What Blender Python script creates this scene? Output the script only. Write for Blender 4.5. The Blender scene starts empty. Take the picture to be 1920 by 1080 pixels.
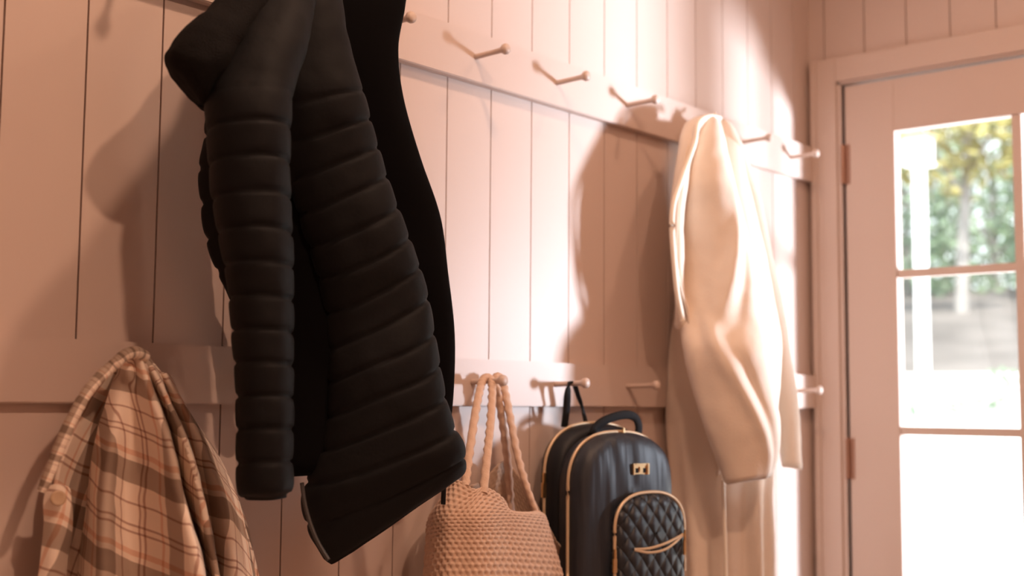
import bpy, bmesh, math, random
from mathutils import Vector, Matrix, noise
random.seed(7)
scene = bpy.context.scene
COL = scene.collection

# ---------------------------------------------------------------- camera
F = 2395.0
EYE = Vector((0.0, 0.0, 1.1))
RM = Matrix(((0.64329256, -0.07476447, -0.76196126),
             (-0.76558122, -0.05274018, -0.64117382),
             (0.00775105, 0.99580558, -0.09116563)))
cam_d = bpy.data.cameras.new('camera')
cam = bpy.data.objects.new('camera', cam_d)
COL.objects.link(cam)
cam.matrix_world = Matrix.Translation(EYE) @ RM.to_4x4()
cam_d.sensor_width = 36.0
cam_d.lens = F / 1920 * 36
cam_d.clip_start = 0.02
cam_d.dof.use_dof = True
cam_d.dof.focus_distance = 2.25
cam_d.dof.aperture_fstop = 2.5
scene.camera = cam

# ---------------------------------------------------------------- light
vs = scene.view_settings
vs.view_transform = 'Standard'; vs.look = 'None'; vs.gamma = 1.0
vs.use_curve_mapping = False
vs.exposure = 0.0

world = bpy.data.worlds.new('sky'); scene.world = world
world.use_nodes = True
wn = world.node_tree.nodes; wl = world.node_tree.links
bg = wn['Background']
bg.inputs[0].default_value = (0.86, 0.95, 1.0, 1); bg.inputs[1].default_value = 2.6

def light(name, kind, loc, energy, color, target=None, **kw):
    d = bpy.data.lights.new(name, kind); d.energy = energy; d.color = color
    for k, v in kw.items(): setattr(d, k, v)
    o = bpy.data.objects.new(name, d); COL.objects.link(o); o.location = loc
    if target is not None:
        o.rotation_euler = (Vector(target) - Vector(loc)).to_track_quat('-Z', 'Y').to_euler()
    return o
WARM = (1.0, 0.63, 0.43)
# sun over the garden, travelling away from the house
light('sun', 'SUN', (6, 2, 8), 7.0, (1.0, 0.95, 0.86), (9.5, 4.5, 1.0), angle=0.02)
# glare thrown back by the bright yard, coming in through door and side window
light('yard_glare', 'AREA', (4.6, -1.0, 1.2), 345, (0.78, 0.87, 1.0), (2.9, 1.8, 1.5), shape='DISK', size=0.5)
# ceiling downlights; the last is an unseen lamp added as fill
LAMPS = [(2.65, 0.80, 7), (1.40, 0.92, 16), (0.9, -0.5, 42)]
for lx, ly, e in LAMPS:
    light('downlight_glow', 'AREA', (lx, ly, 2.872), e, WARM, (lx, ly, 0), shape='DISK', size=0.11)

# ---------------------------------------------------------------- helpers
W = 1.8          # board face of the left wall
XB = 3.56        # board face of the back wall

def ray(x, y):
    return (RM @ Vector((x - 960, 540 - y, -F))).normalized()
def at(x, y, p):
    """point seen at photo position x,y, p metres out from the left wall"""
    d = ray(x, y); return EYE + d * ((W - p) / d.y)
def at_plane(x, y, c, n):
    d = ray(x, y); return EYE + d * ((c - EYE).dot(n) / d.dot(n))

def link(name, me, m=None, parent=None, smooth=True):
    o = bpy.data.objects.new(name, me); COL.objects.link(o)
    if m: me.materials.append(m)
    if smooth:
        for f in me.polygons: f.use_smooth = True
    if parent: o.parent = parent
    return o
def from_bm(name, bm, m, parent=None, smooth=False):
    me = bpy.data.meshes.new(name); bm.to_mesh(me); bm.free()
    return link(name, me, m, parent, smooth)
def box(bm, x0, x1, y0, y1, z0, z1):
    r = bmesh.ops.create_cube(bm, size=1)
    for v in r['verts']:
        v.co = Vector(((x0 + x1) / 2 + v.co.x * (x1 - x0), (y0 + y1) / 2 + v.co.y * (y1 - y0), (z0 + z1) / 2 + v.co.z * (z1 - z0)))
    return r['verts']
def boxes(name, lst, m, parent=None, bevel=0):
    bm = bmesh.new()
    for b in lst: box(bm, *b)
    if bevel: bmesh.ops.bevel(bm, geom=bm.edges[:], offset=bevel, segments=2, affect='EDGES')
    return from_bm(name, bm, m, parent)
def struct(o):
    o['kind'] = 'structure'; return o
def tag(o, label, cat, group=None, kind=None):
    o['label'] = label; o['category'] = cat
    if group: o['group'] = group
    if kind: o['kind'] = kind
    return o
def thing(name, loc, label, cat, group=None):
    o = bpy.data.objects.new(name, None); COL.objects.link(o); o.location = loc
    o.empty_display_size = 0.05
    bpy.context.view_layer.update()
    return tag(o, label, cat, group)
def adopt(parent, *objs):
    """parent world-built meshes, keeping them in place"""
    off = parent.matrix_world.to_translation() if parent.parent is None else parent.location
    for o in objs:
        o.parent = parent
        if parent.type == 'EMPTY': o.location = o.location - Vector(parent.location)

def cr(P, t):
    """Catmull-Rom through list P (tuples/vectors), t in 0..len-1"""
    n = len(P); i = min(int(t), n - 2); f = t - i
    p0 = P[max(i - 1, 0)]; p1 = P[i]; p2 = P[i + 1]; p3 = P[min(i + 2, n - 1)]
    out = []
    for a, b, c, d in zip(p0, p1, p2, p3):
        out.append(0.5 * (2 * b + (c - a) * f + (2 * a - 5 * b + 4 * c - d) * f * f + (-a + 3 * b - 3 * c + d) * f ** 3))
    return out

def grid_mesh(name, pts, m, closed=False, parent=None, uv=None, cap=False, smooth=True):
    R, C = len(pts), len(pts[0])
    vs_ = [p for r in pts for p in r]; fs = []
    for i in range(R - 1):
        for j in range(C if closed else C - 1):
            k = (j + 1) % C
            fs.append((i * C + j, i * C + k, (i + 1) * C + k, (i + 1) * C + j))
    if cap and closed:
        fs.append(tuple(range(C))); fs.append(tuple((R - 1) * C + j for j in range(C))[::-1])
    me = bpy.data.meshes.new(name); me.from_pydata([tuple(v) for v in vs_], [], fs)
    if uv == 'arc': uv = arc_uv(pts)
    if uv:
        L = me.uv_layers.new(name='UVMap'); li = 0
        for i in range(R - 1):
            for j in range(C if closed else C - 1):
                for (a, b) in ((i, j), (i, j + 1), (i + 1, j + 1), (i + 1, j)):
                    L.data[li].uv = uv(a / (R - 1), b / (C if closed else C - 1)); li += 1
    me.update()
    return link(name, me, m, parent, smooth)

def arc_uv(pts, scale=0.155, ang=0.28, off=(0.3, 0.1)):
    R, C = len(pts), len(pts[0]); mid = C // 2
    cu = []; cv = [0.0]
    for i, r in enumerate(pts):
        acc = [0.0]
        for j in range(1, C): acc.append(acc[-1] + (r[j] - r[j - 1]).length)
        cu.append([a - acc[mid] for a in acc])
        if i: cv.append(cv[-1] + (r[mid] - pts[i - 1][mid]).length)
    ca, sa = math.cos(ang), math.sin(ang)
    def f(v, u):
        i = min(int(round(v * (R - 1))), R - 1); j = int(round(u * (C - 1))) % C
        a, b = cu[i][j] / scale, cv[i] / scale
        return (a * ca + b * sa + off[0], -a * sa + b * ca + off[1])
    return f

def push(pts, closed, fn):
    """move each grid point along its normal by fn(v, u, point)"""
    R, C = len(pts), len(pts[0]); out = []
    for i in range(R):
        row = []
        for j in range(C):
            a = pts[max(i - 1, 0)][j]; b = pts[min(i + 1, R - 1)][j]
            if closed: c = pts[i][(j - 1) % C]; d = pts[i][(j + 1) % C]
            else: c = pts[i][max(j - 1, 0)]; d = pts[i][min(j + 1, C - 1)]
            n = (d - c).cross(b - a)
            if n.length > 1e-9: n.normalize()
            row.append(pts[i][j] + n * fn(i / (R - 1), j / (C if closed else C - 1), pts[i][j]))
        out.append(row)
    return out

def loft(name, rows, m, nr=90, nc=64, disp=None, parent=None, uv=None, yaw=0.0, e=0.85, ends=(0.55, 0.55)):
    """closed cloth body. rows: (Lx, Ly, Rx, Ry, p, t): silhouette left/right in the photo,
    distance of its middle from the wall and thickness. yaw turns its width toward the wall plane."""
    pts = []
    K = (len(rows) - 1) * 12; cum = [0.0]; prev = None
    for i in range(K + 1):
        q = cr(rows, i / 12); q = Vector(((q[0] + q[2]) / 2, (q[1] + q[3]) / 2))
        if prev is not None: cum.append(cum[-1] + (q - prev).length)
        prev = q
    k0 = 0
    for i in range(nr):
        w_ = cum[-1] * i / (nr - 1)
        while k0 < K - 1 and cum[k0 + 1] < w_: k0 += 1
        tt = (k0 + (w_ - cum[k0]) / max(cum[k0 + 1] - cum[k0], 1e-9)) / 12
        Lx, Ly, Rx, Ry, p, t = cr(rows, min(max(tt, 0), len(rows) - 1))
        c = at((Lx + Rx) / 2, (Ly + Ry) / 2, p)
        n = Vector((-c.x, -c.y, 0)).normalized()
        n = Matrix.Rotation(yaw, 3, 'Z') @ n
        L = at_plane(Lx, Ly, c, n); Rr = at_plane(Rx, Ry, c, n)
        a = (Rr - L) / 2; c = (Rr + L) / 2; b = n * (t / 2)
        if i in (0, nr - 1): k = ends[i > 0]; a = a * k; b = b * min(k, 0.5)
        if i in (1, nr - 2): k = (1 + ends[i > 1]) / 2; a = a * k; b = b * 0.85
        row = []
        for j in range(nc):
            th = 2 * math.pi * j / nc
            cs, sn = math.cos(th), math.sin(th)
            row.append(c + a * math.copysign(abs(cs) ** e, cs) + b * math.copysign(abs(sn) ** e, sn))
        pts.append(row)
    if disp: pts = push(pts, True, disp)
    return grid_mesh(name, pts, m, True, parent, uv, cap=True)

def sheet(name, ctrl, m, nr=90, nc=90, disp=None, parent=None, uv=None, thick=0.006):
    """draped cloth. ctrl: rows of (x, y, p) control points read off the photo."""
    pts = []
    K = len(ctrl)
    for i in range(nr):
        t = i / (nr - 1) * (K - 1)
        row = []
        for j in range(nc):
            s = j / (nc - 1)
            cols = [cr(r, s * (len(r) - 1)) for r in ctrl[max(int(t) - 1, 0):min(int(t) + 3, K)]]
            q = cr(cols, t - max(int(t) - 1, 0) if int(t) < K - 1 else len(cols) - 1)
            row.append(at(q[0], q[1], q[2]))
        pts.append(row)
    if disp: pts = push(pts, False, disp)
    o = grid_mesh(name, pts, m, False, parent, uv)
    if thick:
        md = o.modifiers.new('thickness', 'SOLIDIFY'); md.thickness = thick; md.offset = 0
    return o

def tube_pts(path, radius, n=10, flat=1.0, up=Vector((0, 0, 1)), per=8):
    P = [tuple(p) for p in path]; S = []
    m = (len(P) - 1) * per
    for i in range(m + 1): S.append(Vector(cr(P, i / per)))
    rings = []
    for i, q in enumerate(S):
        tdir = (S[min(i + 1, m)] - S[max(i - 1, 0)]).normalized()
        a = tdir.cross(up)
        if a.length < 1e-4: a = tdir.cross(Vector((1, 0, 0)))
        a.normalize(); b = a.cross(tdir)
        r = radius(i / m) if callable(radius) else radius
        rings.append([q + a * math.cos(2 * math.pi * k / n) * r + b * math.sin(2 * math.pi * k / n) * r * flat for k in range(n)])
    return rings
def tube(name, path, radius, m, parent=None, n=10, flat=1.0, up=Vector((0, 0, 1)), per=8, uv=None, disp=None):
    g = tube_pts(path, radius, n, flat, up, per)
    if disp: g = push(g, True, disp)
    return grid_mesh(name, g, m, True, parent, uv, cap=True)

def lathe(bm, prof, origin, axis, n=20):
    """prof: (distance along axis, radius)"""
    axis = Vector(axis).normalized(); a = axis.orthogonal().normalized(); b = axis.cross(a)
    rings = []
    for d, r in prof:
        rings.append([bm.verts.new(Vector(origin) + axis * d + (a * math.cos(2 * math.pi * k / n) + b * math.sin(2 * math.pi * k / n)) * r) for k in range(n)])
    for r0, r1 in zip(rings, rings[1:]):
        for k in range(n): bm.faces.new((r0[k], r0[(k + 1) % n], r1[(k + 1) % n], r1[k]))
    bm.faces.new(rings[0][::-1]); bm.faces.new(rings[-1])

# ---------------------------------------------------------------- materials
def mat(name, col, rough=0.6, metal=0.0, spec=0.5, sheen=0.0, bump=None, vary=0.0, scale=30):
    m = bpy.data.materials.new(name); m.use_nodes = True
    nt = m.node_tree; b = nt.nodes['Principled BSDF']
    b.inputs['Base Color'].default_value = (*col, 1)
    b.inputs['Roughness'].default_value = rough; b.inputs['Metallic'].default_value = metal
    b.inputs['Specular IOR Level'].default_value = spec
    if sheen:
        b.inputs['Sheen Weight'].default_value = sheen; b.inputs['Sheen Roughness'].default_value = 0.5
    tc = nt.nodes.new('ShaderNodeTexCoord')
    if vary:
        nz = nt.nodes.new('ShaderNodeTexNoise'); nz.inputs['Scale'].default_value = scale / 8; nz.inputs['Detail'].default_value = 4
        nt.links.new(tc.outputs['Object'], nz.inputs['Vector'])
        mx = nt.nodes.new('ShaderNodeMix'); mx.data_type = 'RGBA'
        mx.inputs[6].default_value = (*[c * (1 - vary) for c in col], 1); mx.inputs[7].default_value = (*[min(c * (1 + vary), 1) for c in col], 1)
        nt.links.new(nz.outputs['Fac'], mx.inputs[0]); nt.links.new(mx.outputs[2], b.inputs['Base Color'])
    if bump:
        nz = nt.nodes.new('ShaderNodeTexNoise'); nz.inputs['Scale'].default_value = scale; nz.inputs['Detail'].default_value = 5
        nt.links.new(tc.outputs['Object'], nz.inputs['Vector'])
        bp = nt.nodes.new('ShaderNodeBump'); bp.inputs['Strength'].default_value = bump; bp.inputs['Distance'].default_value = 0.004
        nt.links.new(nz.outputs['Fac'], bp.inputs['Height']); nt.links.new(bp.outputs[0], b.inputs['Normal'])
    return m
PAINT = mat('wall_paint', (0.60, 0.47, 0.41), 0.42, bump=0.05, scale=60, vary=0.02, spec=0.4)
PAINT_DOOR = mat('door_paint', (0.60, 0.47, 0.405), 0.4, spec=0.4)
CEIL = mat('ceiling_paint', (0.75, 0.7, 0.66), 0.8)
FLOOR = mat('floor_tile', (0.42, 0.33, 0.27), 0.6, vary=0.15)
BLACK = mat('black_nylon', (0.0078, 0.0076, 0.0084), 0.65, spec=0.13, bump=0.15, scale=90)
FLEECE = mat('black_fleece', (0.010, 0.009, 0.009), 0.95, spec=0.1, bump=0.6, scale=400)
LINING = mat('black_lining', (0.004, 0.0035, 0.004), 0.9, spec=0.05)  # lining colour, also painting the dark fold beside the sleeve
CREAM = mat('cream_wool', (0.76, 0.64, 0.54), 0.85, spec=0.15, sheen=0.3, bump=0.25, scale=350, vary=0.03)
CREAM_EDGE = mat('cream_piping', (0.86, 0.76, 0.64), 0.8, spec=0.2)  # piping colour, its paler tone also paints the lit fold edge
GOLD = mat('brass', (0.80, 0.60, 0.33), 0.28, metal=1.0)
GOLDTAPE = mat('gold_zip_tape', (0.66, 0.50, 0.33), 0.4, metal=0.35)
PACK = mat('black_pack_nylon_shaded', (0.009, 0.010, 0.013), 0.5, spec=0.3, bump=0.12, scale=300)  # darker copy of the pack nylon, for its shaded side
WEB = mat('black_webbing', (0.012, 0.012, 0.013), 0.75, spec=0.2, bump=0.4, scale=500)
TAN = mat('woven_tan_fabric', (0.66, 0.47, 0.36), 0.8, spec=0.2, bump=0.3, scale=300)
TANDARK = mat('shaded_tan_lining', (0.45, 0.32, 0.24), 0.9)  # tan lining, colour darkened for the shade inside the bag
HINGE = mat('painted_hinge', (0.36, 0.19, 0.13), 0.35, metal=0.4)
BUTTON = mat('tan_button', (0.50, 0.34, 0.22), 0.4)
LEAF = mat('leaf_green', (0.17, 0.26, 0.15), 0.8, vary=0.4, scale=12)
LEAFY = mat('leaf_yellow', (0.42, 0.38, 0.14), 0.8, vary=0.25, scale=12)
LEAFD = mat('leaf_pale_green', (0.26, 0.36, 0.25), 0.8, vary=0.3, scale=12)
BARK = mat('grey_bark', (0.40, 0.38, 0.36), 0.9, vary=0.2)
WHITEP = mat('white_paint', (0.85, 0.85, 0.84), 0.5)
TERRA = mat('terracotta_cap', (0.75, 0.35, 0.2), 0.7)
PAVE = mat('pale_paving', (0.88, 0.87, 0.85), 0.8, vary=0.05)
HILL = mat('leaf_litter', (0.15, 0.135, 0.125), 0.9, vary=0.7, scale=10)
LENS = None

def plaid():
    m = bpy.data.materials.new('plaid_flannel'); m.use_nodes = True
    nt = m.node_tree; N = nt.nodes; Lk = nt.links; b = N['Principled BSDF']
    b.inputs['Roughness'].default_value = 0.9; b.inputs['Specular IOR Level'].default_value = 0.1
    uv = N.new('ShaderNodeUVMap'); sp = N.new('ShaderNodeSeparateXYZ'); Lk.new(uv.outputs[0], sp.inputs[0])
    def stripes(sock, stops):
        fr = N.new('ShaderNodeMath'); fr.operation = 'FRACT'; Lk.new(sock, fr.inputs[0])
        rp = N.new('ShaderNodeValToRGB'); rp.color_ramp.interpolation = 'CONSTANT'
        el = rp.color_ramp.elements
        el[0].position = 0; el[0].color = (*stops[0][1], 1); el[1].position = stops[1][0]; el[1].color = (*stops[1][1], 1)
        for p, c in stops[2:]:
            q = el.new(p); q.color = (*c, 1)
        Lk.new(fr.outputs[0], rp.inputs[0]); return rp.outputs[0]
    I = (1, 1, 1); D = (0.50, 0.46, 0.44); K = (0.60, 0.48, 0.45); Rr = (0.88, 0.70, 0.62)
    a = stripes(sp.outputs[0], [(0, I), (.10, K), (.125, I), (.16, K), (.185, I), (.38, Rr), (.42, I), (.50, D), (.74, I), (.86, K), (.885, I)])
    c = stripes(sp.outputs[1], [(0, I), (.08, K), (.105, I), (.15, K), (.175, I), (.34, Rr), (.40, I), (.46, D), (.68, I), (.86, K), (.885, I)])
    mx = N.new('ShaderNodeMix'); mx.data_type = 'RGBA'; mx.blend_type = 'MULTIPLY'; mx.inputs[0].default_value = 1
    Lk.new(a, mx.inputs[6]); Lk.new(c, mx.inputs[7])
    m2 = N.new('ShaderNodeMix'); m2.data_type = 'RGBA'; m2.blend_type = 'MULTIPLY'; m2.inputs[0].default_value = 1
    m2.inputs[7].default_value = (0.96, 0.80, 0.67, 1); Lk.new(mx.outputs[2], m2.inputs[6])
    Lk.new(m2.outputs[2], b.inputs['Base Color'])
    nz = N.new('ShaderNodeTexNoise'); nz.inputs['Scale'].default_value = 400
    bp = N.new('ShaderNodeBump'); bp.inputs['Strength'].default_value = 0.4; bp.inputs['Distance'].default_value = 0.003
    Lk.new(nz.outputs['Fac'], bp.inputs['Height']); Lk.new(bp.outputs[0], b.inputs['Normal'])
    return m
PLAID = plaid()

def glass_mat():
    m = bpy.data.materials.new('clear_glass'); m.use_nodes = True
    nt = m.node_tree; N = nt.nodes; N.clear()
    out = N.new('ShaderNodeOutputMaterial'); t = N.new('ShaderNodeBsdfTransparent'); g = N.new('ShaderNodeBsdfGlossy')
    g.inputs['Roughness'].default_value = 0.02
    mx = N.new('ShaderNodeMixShader'); mx.inputs[0].default_value = 0.05
    nt.links.new(t.outputs[0], mx.inputs[1]); nt.links.new(g.outputs[0], mx.inputs[2])
    nt.links.new(mx.outputs[0], out.inputs[0]); return m
GLASS = glass_mat()

# ---------------------------------------------------------------- room shell
ZC = 2.9; YR = -1.6; X0 = -1.4
G = 0.0034
E = lambda z: z + 1.1   # heights are measured from eye level
def boards_x():
    lst = []; x = 0.945 - 0.1398 * 18; 
    while x < XB:
        a, b = max(x + G / 2, X0), min(x + 0.1398 - G / 2, XB + 0.012)
        if b > a: lst.append((a, b, W, W + 0.014, 0, ZC))
        x += 0.1398
    return lst
struct(boxes('wall_left', boards_x() + [(X0, XB + 0.1, W + 0.0135, W + 0.08, 0, ZC)], PAINT))
# back wall with the door opening and the side window opening
DY0, DY1, DZ = 0.672, 1.69, E(0.985)
WY0, WY1, WZ0, WZ1 = 0.05, 0.632, E(0.0), E(0.83)
def hole_split(a, b):
    """board from y a..b -> list of (y0,y1,z0,z1)"""
    cuts = sorted({a, b, *[c for c in (DY0, DY1, WY0, WY1) if a < c < b]})
    out = []
    for p, q in zip(cuts, cuts[1:]):
        mid = (p + q) / 2
        if DY0 < mid < DY1: out.append((p, q, DZ, ZC))
        elif WY0 < mid < WY1: out += [(p, q, 0, WZ0), (p, q, WZ1, ZC)]
        else: out.append((p, q, 0, ZC))
    return out
lst = []; y = 1.747 + 0.131
while y > YR:
    a, b = max(y - 0.131 + G / 2, YR), min(y - G / 2, W)
    if b > a:
        for p, q, z0, z1 in hole_split(a, b): lst.append((XB, XB + 0.014, p, q, z0, z1))
    y -= 0.131
for p, q, z0, z1 in hole_split(YR, W + 0.08): lst.append((XB + 0.0135, XB + 0.10, p, q, z0, z1))
struct(boxes('wall_back', lst, PAINT))
struct(boxes('wall_right', [(X0, XB + 0.1, YR - 0.08, YR, 0, ZC)], PAINT))
struct(boxes('wall_front', [(X0 - 0.08, X0, YR - 0.08, W + 0.08, 0, ZC)], PAINT))
struct(boxes('floor', [(X0 - 0.08, XB + 0.1, YR - 0.08, W + 0.08, -0.08, 0)], FLOOR))
struct(boxes('ceiling', [(X0 - 0.08, XB + 0.1, YR - 0.08, W + 0.08, ZC, ZC + 0.1)], CEIL))
struct(boxes('baseboard_left', [(X0, XB, W - 0.02, W, 0, 0.14)], PAINT, bevel=0.003))
struct(boxes('baseboard_back', [(XB - 0.02, XB, YR, 0.632, 0, 0.14)], PAINT, bevel=0.003))
# door casing and jamb
cz = E(1.06)
CX = XB - 0.02
struct(boxes('trim_1', [(CX, XB, 1.702, 1.783, 0, cz), (CX - 0.006, XB, 1.765, 1.785, 0, cz)], PAINT_DOOR, bevel=0.002))
struct(boxes('trim_2', [(CX, XB, 0.633, 1.702, E(0.984), cz)], PAINT_DOOR, bevel=0.002))
struct(boxes('trim_3', [(CX, XB, 0.633, DY0 - 0.012, 0, E(0.984))], PAINT_DOOR, bevel=0.002))
struct(boxes('trim_4', [(XB - 0.012, XB + 0.12, 1.690, 1.702, 0, E(0.984)), (XB - 0.012, XB + 0.12, DY0 - 0.012, DY0, 0, E(0.984)),
                        (XB - 0.012, XB + 0.12, DY0 - 0.012, 1.702, DZ - 0.009, DZ + 0.004)], PAINT_DOOR, bevel=0.001))
# door leaf
DF = XB - 0.002; DB = DF + 0.042
panes = []
cols = [(1.187, 1.527), (0.824, 1.165)]
rowsz = [(0.401, 0.813), (-0.054, 0.378), (-0.509, -0.077), (-0.900, -0.532)]
leaf = [(DF, DB, 1.527, 1.682, 0.01, E(0.970)), (DF, DB, 0.678, 0.824, 0.01, E(0.970)),
        (DF, DB, 0.824, 1.527, E(0.813), E(0.970)), (DF, DB, 0.824, 1.527, 0.01, E(-0.900)),
        (DF + 0.005, DB - 0.005, 1.163, 1.189, E(-0.905), E(0.818))]
for (a, b), (c, d) in zip(rowsz, rowsz[1:]): leaf.append((DF + 0.004, DB - 0.004, 0.824, 1.527, E(d), E(a)))
door = struct(boxes('door_1', leaf, PAINT_DOOR, bevel=0.0015))
for y0, y1 in cols:
    for z0, z1 in rowsz:
        boxes('glass_pane', [(DF + 0.018, DF + 0.022, y0 - 0.004, y1 + 0.004, E(z0) - 0.004, E(z1) + 0.004)], GLASS, door)
for z in (0.73, -0.15, -0.85):
    bm = bmesh.new()
    box(bm, DF - 0.003, DF + 0.001, 1.668, 1.700, E(z) - 0.06, E(z) + 0.06)
    lathe(bm, [(0, .003), (.004, .007), (.042, .007), (.043, .006), (.044, .007), (.08, .007), (.081, .006), (.082, .007), (.118, .007), (.122, .003)], (DF - 0.008, 1.686, E(z) - 0.061), (0, 0, 1), 14)
    h = from_bm('hinge', bm, HINGE, door); h['label'] = 'painted metal hinge'
bm = bmesh.new()
box(bm, DF - 0.006, DF + 0.001, 0.725, 0.765, 0.93, 1.12)
lathe(bm, [(0, .01), (.05, .01)], (DF, 0.745, 1.03), (-1, 0, 0), 14)
box(bm, DF - 0.055, DF - 0.04, 0.74, 0.85, 1.02, 1.04)
from_bm('door_handle', bm, GOLD, door)
# side window, right of the door
wf = [(XB - 0.02, XB, WY0 - 0.08, WY0, WZ0 - 0.08, WZ1 + 0.08)]
wf += [
      (XB - 0.02, XB, WY0, WY1, WZ1, WZ1 + 0.08), (XB - 0.035, XB, WY0, WY1, WZ0 - 0.04, WZ0)]
win = struct(boxes('window_1', wf, PAINT_DOOR, bevel=0.002))
boxes('glass_pane', [(XB + 0.04, XB + 0.044, WY0, WY1, WZ0, WZ1)], GLASS, win)
for lx, ly, e in LAMPS:
    bm = bmesh.new(); 
    lathe(bm, [(0, .085), (.008, .082), (.010, .064), (.012, .064)], (lx, ly, ZC), (0, 0, -1), 32)
    o = from_bm('ceiling_downlight', bm, WHITEP, None, False)
    where = {2.65: 'nearest the glazed door', 1.40: 'above the camera end of the coat wall', 0.9: 'behind the camera, added as fill light'}[lx]
    tag(o, 'round white recessed downlight in the ceiling ' + where, 'ceiling light', 'ceiling downlights')

# ---------------------------------------------------------------- peg rails
PEGX = [1.988 + 0.281 * i for i in range(-5, 6)]
def peg_mesh():
    bm = bmesh.new()
    lathe(bm, [(-0.012, .0062), (0.0, .0062), (0.012, .0060), (0.05, .0056), (0.070, .0060), (0.076, .0085), (0.080, .0112), (0.085, .0118), (0.089, .0105), (0.0915, .0065), (0.092, .002)], (0, 0, 0), (0, -1, 0.03), 20)
    me = bpy.data.meshes.new('peg'); bm.to_mesh(me); bm.free()
    for f in me.polygons: f.use_smooth = True
    me.materials.append(PAINT_DOOR); return me
PEG = peg_mesh()
def peg_rail(z0, z1, zp, label):
    o = boxes('peg_rail', [(X0, 3.546, 1.779, W, E(z0), E(z1))], PAINT, bevel=0.002)
    tag(o, label, 'peg rail', 'peg rails along the panelled wall')
    for x in PEGX:
        p = bpy.data.objects.new('peg', PEG); COL.objects.link(p); p.parent = o
        p.location = (x, 1.779, E(zp))
    return o
peg_rail(0.684, 0.793, 0.738, 'upper painted peg rail holding the black and the cream coat')
peg_rail(-0.003, 0.096, 0.047, 'lower painted peg rail holding the plaid jacket, woven bag and backpack')
#PART2
# ---------------------------------------------------------------- black puffer coat
def nz(v, s): return noise.noise(v * s)
def quilt(count, start, amp, depth=0.004, tilt=0.0, soft=6):
    def f(v, u, q):
        wob = 0.003 * nz(q, 9.0) + 0.0015 * nz(q, 30)
        if v < start: return wob
        s = (v + tilt * math.sin(2 * math.pi * u)) * count + 0.12 * nz(q, 7)
        k = abs(2 * (s % 1.0) - 1)          # 1 on the seam
        fade = min(1, (v - start) * 12)
        return wob + fade * (amp * (1 - k ** 4) - depth * max(0, 1 - (1 - k) * soft))
    return f
coat = thing('puffer_coat', (1.426, 1.70, 1.85), 'long black quilted puffer coat hanging from the upper rail', 'coat', None)
b = []
b.append(loft('lining', [(540, -120, 700, -110, .10, .05), (580, -40, 757, -32, .12, .07), (580, 15, 759, 12, .13, .07), (585, 90, 746, 90, .13, .07),
    (600, 180, 756, 180, .13, .08), (630, 300, 791, 300, .14, .08), (660, 420, 826, 410, .15, .08), (690, 520, 841, 520, .16, .08),
    (710, 620, 852, 620, .16, .08), (720, 700, 854, 700, .16, .08), (730, 780, 850, 775, .16, .07), (750, 850, 840, 840, .16, .05)],
    LINING, disp=lambda v, u, q: 0.004 * nz(q, 6)))
b.append(loft('rear_sleeve', [(390, 190, 430, 190, .09, .04), (384, 260, 430, 260, .09, .05), (376, 330, 440, 330, .09, .05), (384, 430, 450, 430, .09, .05),
    (405, 500, 460, 500, .10, .05), (432, 560, 480, 560, .10, .05), (445, 640, 490, 640, .10, .04), (455, 760, 500, 760, .10, .03)],
    BLACK, disp=quilt(9, 0.0, .004)))
b.append(loft('coat_body', [(500, -120, 600, -120, .15, .06), (470, -60, 630, -60, .18, .10), (470, 20, 645, 20, .20, .12), (475, 110, 660, 100, .21, .12), (505, 215, 680, 180, .22, .13),
    (540, 330, 705, 270, .22, .13), (570, 440, 738, 370, .23, .13), (598, 540, 772, 465, .24, .13), (610, 640, 800, 550, .24, .13),
    (612, 730, 816, 640, .25, .13), (600, 820, 832, 725, .25, .13), (580, 892, 850, 795, .25, .12), (567, 940, 868, 832, .25, .12), (576, 985, 871, 862, .25, .10), (600, 1028, 869, 884, .25, .085), (619, 1057, 852, 902, .25, .06)],
    BLACK, nr=220, nc=110, disp=quilt(18, 0.24, .0030, tilt=-0.012), ends=(.55, .97), e=.8))
b.append(loft('fold_shade_panel', [(510, 150, 560, 150, .17, .05), (505, 300, 620, 300, .17, .06), (510, 450, 650, 450, .18, .06), (515, 600, 670, 600, .18, .06),  # dark panel added for the shade in the fold beside the sleeve
    (520, 750, 670, 750, .18, .06), (528, 850, 640, 850, .18, .05), (532, 894, 620, 888, .18, .03)], LINING, disp=lambda v, u, q: 0.003 * nz(q, 8), ends=(.5, .95)))
b.append(loft('front_sleeve', [(500, -110, 580, -110, .18, .06), (470, -50, 600, -50, .20, .10), (440, 20, 592, 20, .23, .12), (412, 90, 575, 90, .25, .13), (390, 155, 556, 150, .26, .13), (384, 210, 545, 205, .27, .13),
    (392, 300, 541, 300, .27, .13), (409, 430, 545, 430, .27, .13), (432, 560, 549, 560, .27, .125), (442, 700, 547, 700, .27, .12),
    (446, 820, 547, 820, .27, .12), (446, 905, 547, 900, .27, .115), (452, 936, 541, 930, .27, .11)],
    BLACK, nr=220, nc=90, disp=quilt(17, 0.27, .0030, tilt=0.006), ends=(.55, .9)))
b[-1]['label'] = 'quilted front sleeve'
b.append(loft('hood', [(500, -110, 560, -90, .20, .08), (440, -40, 520, 0, .22, .11), (395, 12, 480, 55, .23, .12), (350, 55, 452, 88, .24, .12), (314, 98, 425, 132, .24, .12),
    (312, 124, 405, 160, .23, .12), (335, 158, 395, 188, .22, .10), (368, 190, 392, 212, .21, .06)],
    FLEECE, nr=80, nc=60, disp=lambda v, u, q: 0.004 * nz(q, 14) + 0.002 * nz(q, 50)))
b[-1]['label'] = 'soft fleece-lined hood falling to the left'
b.append(tube('hem_strap', [at(832, 850, .25), at(833, 880, .25), at(832, 915, .25), at(831, 946, .25)], .0058, WEB, flat=.35))
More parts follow.
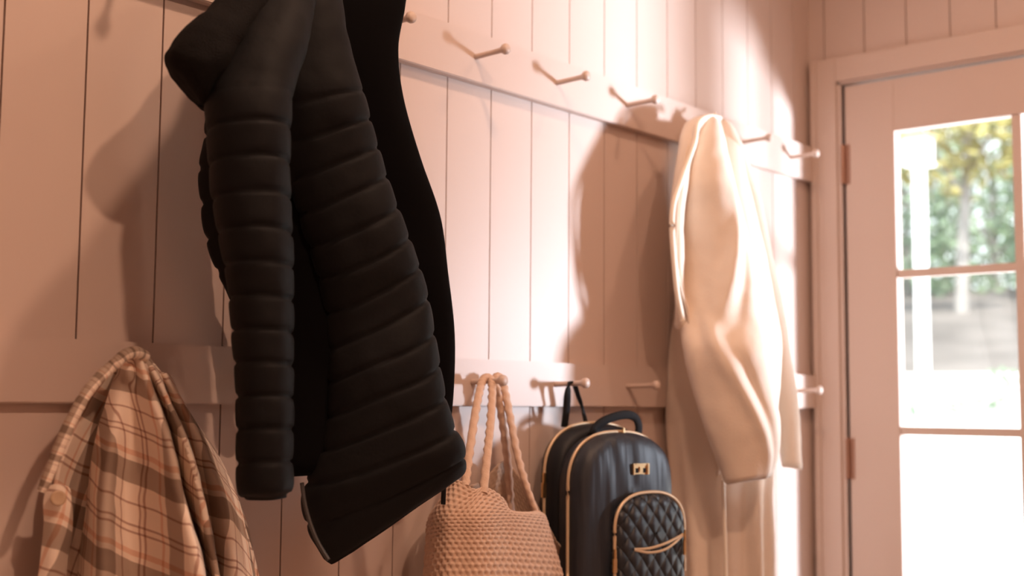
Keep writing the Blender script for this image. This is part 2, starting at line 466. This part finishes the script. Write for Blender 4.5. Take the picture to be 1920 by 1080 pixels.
b.append(tube('hanging_loop', [at(560, -95, .12), at(556, -125, .08), at(570, -95, .12)], .003, WEB))
b.append(tube('zip_tape', [at(566, 905, .195), at(574, 955, .20), at(592, 1008, .215), at(616, 1050, .235)], .0035, mat('zip_grey', (.05, .045, .045), .5)))
adopt(coat, *b)

# ---------------------------------------------------------------- cream wool coat
def woolly(v, u, q): return 0.004 * nz(q, 8) + 0.0012 * nz(q, 30)
cc = thing('wool_coat', (2.832, 1.72, 1.84), 'long cream wool coat hanging on the upper rail nearest the glazed door', 'coat')
b = []
def folds(v, u, q):
    k = max(0, min(1, (v - .45) * 4))
    return woolly(v, u, q) + k * 0.011 * math.sin(2 * math.pi * (u * 9 + .1))
b.append(loft('coat_body', [(1305, 232, 1350, 232, .07, .05), (1282, 255, 1385, 262, .09, .08), (1268, 330, 1400, 330, .105, .11), (1262, 450, 1430, 450, .115, .14), (1268, 551, 1450, 551, .125, .16),
    (1256, 640, 1465, 640, .135, .175), (1250, 720, 1462, 720, .135, .18), (1249, 800, 1455, 800, .125, .155), (1262, 930, 1445, 930, .125, .155), (1272, 1080, 1446, 1080, .125, .155), (1276, 1300, 1450, 1300, .125, .155), (1276, 1380, 1450, 1380, .125, .155)],
    CREAM, nr=160, nc=140, disp=folds))
b.append(loft('rear_sleeve', [(1345, 222, 1370, 226, .12, .04), (1352, 260, 1392, 270, .14, .05), (1372, 330, 1414, 330, .15, .06), (1388, 400, 1434, 400, .16, .065), (1405, 500, 1453, 500, .16, .07), (1425, 600, 1474, 600, .17, .07),
    (1440, 700, 1490, 700, .17, .07), (1455, 800, 1500, 800, .17, .07), (1464, 876, 1505, 880, .17, .065)],
    CREAM, nr=120, nc=60, disp=woolly, ends=(.55, .95)))
def sleeve_fold(v, u, q):
    d = woolly(v, u, q)
    for (u0, du, v0, vw, w, a) in ((.19, .50, .42, .15, .035, .017), (.13, .50, .42, .15, .03, -.006), (.22, -.42, .76, .18, .03, .015), (.17, -.42, .76, .18, .025, -.006), (.33, .15, .6, .2, .04, -.006)):
        uu = u0 + du * (v - v0)
        d += a * math.exp(-((u - uu) / w) ** 2) * math.exp(-((v - v0) / vw) ** 2)
    return d
b.append(loft('front_sleeve', [(1318, 222, 1346, 218, .14, .04), (1304, 250, 1358, 255, .165, .07), (1293, 290, 1368, 300, .18, .09), (1279, 345, 1381, 350, .19, .105), (1272, 409, 1394, 409, .185, .12), (1270, 498, 1415, 498, .195, .12), (1272, 590, 1433, 600, .22, .12),
    (1281, 655, 1441, 655, .255, .12), (1298, 725, 1452, 725, .27, .115), (1320, 803, 1462, 790, .285, .11), (1342, 865, 1460, 850, .29, .11), (1359, 909, 1448, 893, .29, .105)],
    CREAM, nr=180, nc=110, disp=sleeve_fold, ends=(.55, .95)))
b.append(tube('lapel_edge', [at(1350, 222, .14), at(1328, 219, .15), at(1309, 232, .165), at(1301, 271, .175), at(1278, 335, .18), at(1263, 382, .18), at(1260, 427, .18), at(1264, 493, .18), at(1270, 551, .18), at(1280, 600, .18)], .0065, CREAM_EDGE))
b.append(loft('lapel', [(1290, 226, 1335, 218, .12, .08), (1278, 245, 1314, 245, .14, .04), (1271, 285, 1300, 285, .15, .05), (1263, 340, 1290, 340, .16, .05), (1257, 400, 1282, 400, .16, .05), (1258, 480, 1282, 480, .16, .05), (1263, 551, 1287, 551, .16, .05), (1263, 620, 1290, 620, .15, .04)], CREAM, nr=90, nc=48, disp=woolly))
b.append(tube('hanging_loop', [at(1345, 235, .12), at(1340, 212, .085), at(1352, 235, .12)], .003, CREAM_EDGE))
b.append(tube('lit_fold_edge', [at(1356, 900, .215), at(1358, 960, .215), at(1360, 1040, .215), at(1363, 1200, .215)], .0045, CREAM_EDGE))  # pale tube painting the side-lit edge of a body fold
b.append(sheet('shadow_side_panel', [[(x_, y_, p_) , (x_ + 4, y_, (p_ + .03) / 2), (x_ + 1, y_, .035)] for x_, y_, p_ in  # hidden coat side, added to block glare and fill the wall shadow
    ((1308, 236, .12), (1292, 262, .16), (1281, 310, .175), (1272, 370, .18), (1268, 440, .18), (1270, 520, .18), (1288, 590, .18), (1298, 660, .185), (1312, 730, .19), (1334, 810, .195), (1350, 870, .19), (1330, 930, .10), (1320, 1080, .10), (1304, 1300, .10))],
    CREAM, 90, 24, woolly))
adopt(cc, *b)

# ---------------------------------------------------------------- plaid shirt jacket
ps = thing('shirt_jacket', (1.145, 1.72, 1.15), 'beige and brown plaid shirt jacket hanging from the lower rail', 'jacket')
b = []
def cloth(v, u, q): return 0.003 * nz(q, 12) + 0.0012 * nz(q, 40)
S1 = [
 [(238, 668, .07), (243, 664, .09), (249, 662, .10), (255, 662, .11), (262, 664, .11), (266, 667, .10), (270, 669, .10), (276, 673, .09), (282, 680, .08)],
 [(222, 700, .08), (230, 698, .10), (242, 696, .12), (255, 696, .11), (272, 700, .14), (276, 704, .09), (290, 702, .12), (296, 704, .09), (304, 706, .08)],
 [(205, 745, .08), (222, 742, .10), (245, 740, .11), (264, 740, .13), (288, 742, .16), (291, 744, .08), (310, 742, .13), (314, 744, .08), (326, 746, .08)],
 [(182, 830, .06), (208, 830, .12), (245, 830, .11), (284, 830, .15), (318, 828, .20), (320, 832, .09), (348, 830, .16), (352, 832, .09), (384, 836, .07)],
 [(166, 930, .05), (196, 930, .13), (235, 930, .11), (286, 930, .15), (340, 930, .22), (342, 932, .09), (376, 930, .18), (381, 932, .09), (440, 936, .07)],
 [(150, 1080, .05), (192, 1080, .14), (245, 1080, .11), (310, 1080, .16), (378, 1080, .24), (381, 1082, .10), (408, 1080, .20), (414, 1082, .10), (484, 1082, .07)],
 [(135, 1260, .05), (190, 1260, .14), (250, 1260, .11), (330, 1260, .16), (402, 1260, .24), (406, 1260, .10), (440, 1260, .20), (448, 1260, .10), (530, 1260, .07)]]
b.append(sheet('shirt_body', S1, PLAID, 130, 150, cloth, uv='arc'))
b.append(sheet('inside_front', [[(205, 690, .05), (225, 690, .045), (245, 690, .05)], [(160, 760, .05), (190, 760, .035), (225, 760, .05)], [(125, 840, .06), (160, 840, .035), (205, 840, .05)],
    [(105, 910, .06), (145, 910, .03), (190, 910, .05)], [(100, 1000, .06), (140, 1000, .03), (178, 1000, .05)], [(90, 1090, .06), (130, 1090, .03), (165, 1090, .05)], [(80, 1260, .06), (120, 1260, .03), (155, 1260, .05)]],
    PLAID, 80, 50, cloth, uv='arc'))
pl = sheet('button_placket', [[(92, 912, .09), (108, 908, .10), (128, 916, .09)], [(83, 940, .085), (108, 938, .10), (132, 950, .09)], [(84, 985, .08), (108, 985, .095), (133, 990, .085)], [(77, 1050, .075), (100, 1050, .09), (124, 1050, .08)], [(65, 1150, .07), (88, 1150, .085), (112, 1150, .075)], [(50, 1260, .07), (75, 1260, .08), (98, 1260, .07)]],
    PLAID, 60, 30, cloth, uv='arc', thick=.008)
b.append(pl)
bm = bmesh.new(); bc = at(109, 934, .112)
lathe(bm, [(-.003, .010), (0, .0112), (.002, .0112), (.003, .010), (.0022, .0075), (.0022, .003)], bc, (-0.35, -0.93, 0.1), 28)
bt = from_bm('button', bm, BUTTON, None, True); b.append(bt)
b.append(tube('collar', [at(272, 668, .12), at(256, 661, .13), at(238, 664, .135), at(222, 677, .135), at(204, 692, .13), at(172, 724, .13), at(142, 772, .125), at(116, 828, .12), at(97, 876, .115), at(77, 922, .11)],
    lambda t: .0088 if t < .93 else .0088 - .05 * (t - .93), PLAID, n=16, flat=1.0, disp=lambda v, u, q: .0015 * nz(q, 90), uv=lambda v, u: (v * 9, u * .6 + .4)))
b[-1]['label'] = 'folded collar edge with stitched seam'
b.append(sheet('sleeve', [[(300, 700, .075), (308, 700, .09), (318, 706, .07)], [(322, 748, .08), (338, 752, .10), (350, 772, .06)], [(345, 810, .09), (370, 812, .12), (398, 838, .05)],
    [(372, 890, .10), (402, 890, .13), (434, 912, .05)], [(392, 970, .10), (425, 965, .14), (458, 976, .05)], [(405, 1080, .10), (445, 1080, .15), (484, 1085, .05)], [(420, 1260, .10), (470, 1260, .15), (525, 1260, .05)]],
    PLAID, 110, 50, cloth, uv='arc'))
adopt(ps, *b)

# ---------------------------------------------------------------- woven tote bag
tb = thing('tote_bag', (1.988, 1.72, 1.14), 'tan woven tote bag hanging from its two braided handles', 'bag')
b = []
def weave(nu, nv, a=.0045):
    def f(v, u, q):
        r = v * nv; k = int(r)
        return a * (abs(math.sin(math.pi * (u * nu + .5 * (k % 2)))) ** 1.4 * abs(math.sin(math.pi * r)) ** .8 - .4)
    return f
top = [(838, 925, .10), (846, 906, .15), (862, 903, .18), (888, 918, .20), (906, 915, .20), (926, 922, .20), (946, 940, .19), (953, 966, .18), (980, 966, .17), (1006, 960, .145), (1012, 966, .13)]
def row(y0, xs, ps): return [(x, y0 + dy, p) for (x, p, dy) in zip(xs, ps, (8, 3, 0, 0, 0, 0, 0, 2, 4, 6, 8))]
PP = (.09, .14, .18, .20, .215, .215, .20, .19, .175, .155, .135)
b.append(sheet('bag_front', [top, row(962, (806, 818, 838, 866, 892, 920, 946, 966, 990, 1012, 1022), PP), row(1008, (800, 814, 838, 866, 894, 922, 948, 974, 1000, 1024, 1036), PP),
    row(1080, (795, 812, 838, 868, 898, 926, 954, 982, 1010, 1038, 1056), PP), row(1180, (788, 806, 834, 866, 898, 928, 958, 988, 1018, 1048, 1068), PP), row(1280, (790, 808, 834, 866, 898, 928, 958, 988, 1018, 1044, 1060), PP)],
    TAN, 330, 300, weave(25, 33), thick=.004))
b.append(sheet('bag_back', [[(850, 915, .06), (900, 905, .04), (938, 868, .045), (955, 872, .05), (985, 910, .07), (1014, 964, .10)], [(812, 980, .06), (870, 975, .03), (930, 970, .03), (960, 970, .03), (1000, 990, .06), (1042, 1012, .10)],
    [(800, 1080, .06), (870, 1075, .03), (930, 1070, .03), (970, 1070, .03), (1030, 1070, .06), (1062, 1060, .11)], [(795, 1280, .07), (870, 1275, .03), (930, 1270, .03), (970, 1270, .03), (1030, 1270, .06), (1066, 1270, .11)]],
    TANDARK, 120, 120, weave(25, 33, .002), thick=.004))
braid = lambda v, u, q: .0009 * math.sin(2 * math.pi * (v * 34 + u)) + .0006 * math.sin(2 * math.pi * (v * 34 - 2 * u))
for nm, path, r in (('front_handle', [(872, 912, .19), (880, 850, .16), (892, 770, .11), (902, 722, .075), (909, 708, .066), (919, 709, .068), (923, 730, .09), (920, 790, .13), (914, 850, .17), (906, 925, .205)], .0082),
                    ('rear_handle', [(960, 985, .07), (957, 935, .065), (951, 860, .065), (942, 790, .065), (932, 730, .065), (929, 709, .06), (938, 707, .058), (946, 730, .07), (958, 790, .09), (972, 860, .11), (990, 920, .13), (1006, 966, .14)], .0088)):
    b.append(tube(nm, [at(*q) for q in path], r, TAN, n=12, flat=.8, per=16, disp=braid))
b[-2]['label'] = 'braided handle at the front'; b[-1]['label'] = 'braided handle at the back'
adopt(tb, *b)

# ---------------------------------------------------------------- backpack
PH = math.radians(15)
bp = thing('backpack', (2.335, 1.742, 1.1), 'black quilted backpack with gold zips hanging from a lower peg', 'backpack')
bp.rotation_euler = (0, 0, -PH)
# local frame: +x along its width, -y out of its front
def arch(hw, top, bot, inset=0.0, cx=0.0, n=30, bb=.12, ex=2.5):
    a = hw - inset; t = top - inset; zc = top - bb; h = t - zc; P = []
    P.append((cx - a * .85, bot + inset)); P.append((cx - a, bot + .04))
    for k in range(6): P.append((cx - a, bot + .06 + (zc - bot - .06) * k / 6))
    for k in range(n + 1):
        th = math.pi - math.pi * k / n; c, s_ = math.cos(th), math.sin(th)
        P.append((cx + a * math.copysign(abs(c) ** (2 / ex), c), zc + h * abs(s_) ** (2 / ex)))
    for k in range(5, -1, -1): P.append((cx + a, bot + .06 + (zc - bot - .06) * k / 6))
    P.append((cx + a, bot + .04)); P.append((cx + a * .85, bot + inset))
    return P
def shell(name, secs, m, parent, **kw):
    g = []
    for n_, inset in secs: g.append([Vector((x, -n_, z)) for x, z in arch(inset=inset, **kw)])
    last = g[-1]; c_ = sum(last, Vector()) / len(last)
    for k_, b_ in ((.8, .0015), (.55, .003), (.3, .004), (.03, .0045)):
        g.append([Vector((c_.x + (q.x - c_.x) * k_, c_.y - b_, c_.z + (q.z - c_.z) * k_)) for q in last])
    return grid_mesh(name, g, m, True, parent, None, cap=True)
HW = .138
def wrinkle(pts): return pts
PACKF = mat('daylit_gathered_nylon', (0.015, 0.019, 0.028), 0.5, spec=0.5)  # same nylon, bluer and paler to paint daylight on the front
_n = PACKF.node_tree; _t = _n.nodes.new('ShaderNodeTexCoord'); _m = _n.nodes.new('ShaderNodeMapping'); _m.inputs['Scale'].default_value = (1, 1, .12)
_z = _n.nodes.new('ShaderNodeTexNoise'); _z.inputs['Scale'].default_value = 26; _z.inputs['Detail'].default_value = 1.5
_b = _n.nodes.new('ShaderNodeBump'); _b.inputs['Strength'].default_value = .9; _b.inputs['Distance'].default_value = .014
_n.links.new(_t.outputs['Object'], _m.inputs[0]); _n.links.new(_m.outputs[0], _z.inputs['Vector']); _n.links.new(_z.outputs['Fac'], _b.inputs['Height']); _n.links.new(_b.outputs[0], _n.nodes['Principled BSDF'].inputs['Normal'])
rear = shell('rear_compartment', [(0, .03), (.004, .012), (.014, .002), (.03, 0), (.055, .002), (.066, .009), (.07, .016)], PACK, bp, hw=HW, top=-.040, bot=-.42)
front = shell('front_compartment', [(.062, .016), (.068, .008), (.080, .002), (.10, 0), (.128, .001), (.141, .006), (.150, .015), (.154, .028), (.156, .045)], PACKF, bp, hw=HW - .002, top=-.058, bot=-.42)
QUILT = mat('daylit_quilted_nylon', (0.013, 0.016, 0.023), 0.45, spec=0.5)  # pocket keeps the bluish tone painted for daylight
nt = QUILT.node_tree; N = nt.nodes; tc = N.new('ShaderNodeTexCoord'); sp = N.new('ShaderNodeSeparateXYZ'); nt.links.new(tc.outputs['Object'], sp.inputs[0])
def mth(op, a, b_=None):
    q = N.new('ShaderNodeMath'); q.operation = op
    for i, v in enumerate((a, b_)):
        if v is None: continue
        if isinstance(v, (int, float)): q.inputs[i].default_value = v
        else: nt.links.new(v, q.inputs[i])
    return q.outputs[0]
X_ = mth('MULTIPLY', sp.outputs[0], 1 / .034); Z_ = mth('MULTIPLY', sp.outputs[2], 1 / .046)
f1 = mth('ABSOLUTE', mth('SINE', mth('MULTIPLY', mth('ADD', X_, Z_), math.pi))); f2 = mth('ABSOLUTE', mth('SINE', mth('MULTIPLY', mth('SUBTRACT', X_, Z_), math.pi)))
hh = mth('POWER', mth('MULTIPLY', f1, f2), .45)
bq = N.new('ShaderNodeBump'); bq.inputs['Strength'].default_value = 1; bq.inputs['Distance'].default_value = .008
nt.links.new(hh, bq.inputs['Height']); nt.links.new(bq.outputs[0], N['Principled BSDF'].inputs['Normal'])
PC = .040
pocket = shell('quilted_pocket', [(.140, 0), (.165, 0), (.176, .003), (.183, .009), (.187, .018), (.189, .030)], QUILT, bp, hw=.098, top=-.188, bot=-.42, cx=PC, bb=.08)
pocket['label'] = 'diamond quilted front pocket'
def zipline(name, n_, par, trim_, **kw):
    P = arch(inset=-.0015, **kw); P = P[trim_:-trim_]
    return tube(name, [(x, -n_, z) for x, z in P], .0038, GOLDTAPE, par, n=8, per=2)
zipline('zip', .030, rear, 2, hw=HW, top=-.040, bot=-.42)
zipline('zip', .112, front, 2, hw=HW - .002, top=-.058, bot=-.42)
zipline('zip', .172, pocket, 2, hw=.097, top=-.187, bot=-.42, cx=PC, bb=.08)
def pull(par, x, y, z, L=.045, w=.011):
    bm = bmesh.new(); box(bm, x - w / 2, x + w / 2, y - .003, y + .003, z - L, z - L * .35)
    box(bm, x - w * .3, x + w * .3, y - .004, y + .002, z - L * .4, z + .004)
    bmesh.ops.bevel(bm, geom=bm.edges[:], offset=.0012, segments=2, affect='EDGES')
    return from_bm('zip_pull', bm, GOLD, par)
pull(rear, -HW - .004, -.032, -.150, .05, .012)
pull(pocket, PC - .101, -.175, -.305)
pull(front, .01, -.118, -.052, .03, .01)
# slanted zip on the pocket
tube('pocket_zip', [(PC - .060, -.189, -.302), (PC - .02, -.193, -.302), (PC + .03, -.193, -.293), (PC + .082, -.186, -.278)], .0030, GOLDTAPE, pocket, n=8)
tube('pocket_zip', [(PC - .060, -.189, -.303), (PC - .02, -.193, -.311), (PC + .03, -.193, -.305), (PC + .082, -.186, -.280)], .0030, GOLDTAPE, pocket, n=8)
pull(pocket, PC + .083, -.190, -.272, .05, .007)
# metal badge
bm = bmesh.new(); bx_, bz = .024, -.136
for (x0, x1, z0, z1, y_) in ((-.023, .023, -.012, .012, -.160), (-.023, -.017, -.012, .012, -.1635), (.017, .023, -.012, .012, -.1635), (-.017, .017, .008, .012, -.163), (-.005, .005, -.006, .005, -.163)):
    box(bm, bx_ + x0, bx_ + x1, y_, -.155, bz + z0, bz + z1)
bmesh.ops.bevel(bm, geom=bm.edges[:], offset=.001, segments=2, affect='EDGES')
bd = from_bm('badge', bm, GOLD, front); bd['label'] = 'small polished gold badge'
boxes('badge_recess_dark', [(bx_ - .015, bx_ - .007, -.1612, -.158, bz - .008, bz + .002), (bx_ + .007, bx_ + .015, -.1612, -.158, bz - .008, bz + .002)], WEB, front)  # black boxes painting the dark of two recesses in the badge
# top grab handle and hanging straps
hd = tube('grab_handle', [(-.045, -.078, -.062), (-.036, -.080, -.046), (-.008, -.085, -.030), (.035, -.088, -.020), (.066, -.088, -.024), (.080, -.088, -.042), (.080, -.086, -.068)], .010, WEB, bp, n=14, flat=.45, per=10, up=Vector((0, 1, 0)))
adopt_list = [tube('hanging_strap', [at(*q) for q in s_], .0085, WEB, None, n=10, flat=.4) for s_ in
    ([(1058, 800, .045), (1062, 770, .055), (1064, 740, .062), (1067, 720, .066), (1073, 717, .068)], [(1068, 720, .060), (1076, 719, .062), (1084, 742, .065), (1092, 765, .07), (1100, 800, .08)])]
bpy.context.view_layer.update()
for o in adopt_list:
    o.parent = bp; o.matrix_parent_inverse = bp.matrix_world.inverted()

# ---------------------------------------------------------------- the garden behind the door
def far(x, y, d):
    r = ray(x, y); return EYE + r * (d / math.hypot(r.x, r.y))
def ground_z(x, y):
    r = math.hypot(x - 3.6, y - 1.0)
    z = -0.1
    if r > 1.5: z += 1.45 * min(1, (r - 1.5) / 6.5)
    if r > 8: z += 0.2 * (r - 8) - 0.004 * (r - 8) ** 2
    return z + .05 * noise.noise(Vector((x, y, 0)) * .6) * min(1, max(0, r - 6) / 3)
def terrain(name, r0, r1, m, nr=40):
    g = []
    for i in range(nr):
        r = r0 + (r1 - r0) * i / (nr - 1); rw = []
        for j in range(70):
            a = math.radians(-75 + 150 * j / 69); x, y = 3.6 + r * math.cos(a), 1 + r * math.sin(a)
            x = max(x, XB + .11)
            rw.append(Vector((x, y, ground_z(x, y))))
        g.append(rw)
    return grid_mesh(name, g, m)
struct(terrain('ground', 0.0, 8.3, PAVE)); struct(terrain('trim_5', 8.3, 30, HILL)).name = 'hillside'
def leaves(name, centre, rad, n, m, size, parent=None):
    vs_, fs = [], []
    for i in range(n):
        while True:
            q = Vector([random.uniform(-1, 1) for _ in range(3)])
            if .25 < q.length < 1: break
        if noise.noise(q * 2.4 + Vector(centre)) < -.12: continue
        q = Vector((q.x * rad[0], q.y * rad[1], q.z * rad[2])) + Vector(centre)
        a = Vector([random.gauss(0, 1) for _ in range(3)]).normalized(); b_ = a.orthogonal().normalized()
        s_ = size * random.uniform(.6, 1.3); k = len(vs_)
        vs_ += [q - a * s_, q + b_ * s_ * .45, q + a * s_, q - b_ * s_ * .45]; fs.append((k, k + 1, k + 2, k + 3))
    me = bpy.data.meshes.new(name); me.from_pydata([tuple(v) for v in vs_], [], fs)
    return link(name, me, m, parent, False)
def tree(px, d, zc, rad, trunk_r, m, label, n=2600, size=.11, lean=0.0):
    c = far(px, 500, d); base = Vector((c.x, c.y, ground_z(c.x, c.y) - .1))
    t = thing('garden_tree', base, label, 'tree', 'trees on the slope behind the door')
    cz_ = zc - base.z
    o = tube('trunk', [(0, 0, 0), (lean * .3, -lean * .3, cz_ * .45), (lean * .7, -lean * .6, cz_ * .8), (lean, -lean, cz_ + rad[2] * .6)], lambda q: trunk_r * (1 - .6 * q), BARK, t, n=12)
    for k in range(4):
        a = k * 1.7 + px; h_ = cz_ * (.62 + .12 * k)
        tube('branch', [(lean * .5, -lean * .5, h_), (math.cos(a) * rad[0] * .4, math.sin(a) * rad[1] * .4, h_ + rad[2] * .35), (math.cos(a) * rad[0] * .7, math.sin(a) * rad[1] * .7, h_ + rad[2] * .8)], lambda q: trunk_r * .4 * (1 - .7 * q), BARK, t, n=8)
    leaves('foliage', (0, 0, cz_), rad, n, m, size, t)
tree(1800, 17, 4.75, (1.0, 1.0, 1.05), .09, LEAFY, 'yellow leaved tree seen through the top door pane', 1500, lean=.15)
tree(1700, 21, 4.4, (1.1, 1.1, 1.9), .07, LEAFD, 'pale green slender tree behind the white post')
tree(1865, 23, 4.0, (1.5, 1.5, 2.2), .10, LEAF, 'green tree at the right of the top door pane', 3000)
tree(1770, 28, 4.0, (1.8, 1.8, 1.6), .10, LEAF, 'darker green tree below and behind the yellow one', 3000)
tree(1995, 19.5, 4.2, (.9, .9, 1.8), .08, LEAFD, 'pale green tree seen past the door\'s middle bar', 2200)
for px, py, d in ((1790, 770, 10.4), (1856, 768, 10.6), (1712, 775, 10.2), (1880, 745, 11.2)):
    c = far(px, py, d); base = Vector((c.x, c.y, ground_z(c.x, c.y)))
    o = leaves('garden_shrub', (0, 0, .10), (.16, .16, .10), 160, LEAFD, .035)
    o.location = base
    tag(o, {1790: 'small green shrub on the pale slope, largest of the low shrubs in the middle pane', 1856: 'small green shrub at the right end of the middle pane, just above the bar',
        1712: 'small green shrub low beside the foot of the white post', 1880: 'small shrub highest up the pale slope by the door\'s middle bar'}[px], 'shrub', 'low shrubs on the pale slope')
c = far(1727, 500, 7.0); gz = ground_z(c.x, c.y)
post = thing('lamp_post', (c.x, c.y, gz - .02), 'white square post with a wider head seen through the glazed door', 'post')
zh = 1.1 + (759 - 322) / 2395 * 7.0 * 1.02; zt = 1.1 + (759 - 277) / 2395 * 7.0 * 1.02
h0, h1 = zh - gz, zt - gz
boxes('pole', [(-.030, .030, -.030, .030, 0, h0 + .01)], WHITEP, post, bevel=.004)
boxes('post_head', [(-.062, .062, -.062, .062, h0, h1), (-.068, .068, -.068, .068, h0 - .012, h0 + .012)], WHITEP, post, bevel=.004)
bm = bmesh.new(); lathe(bm, [(0, .095), (.02, .10), (.035, .06), (.045, .01)], (0, 0, h1), (0, 0, 1), 4)
from_bm('cap', bm, TERRA, post)['label'] = 'reddish cap'
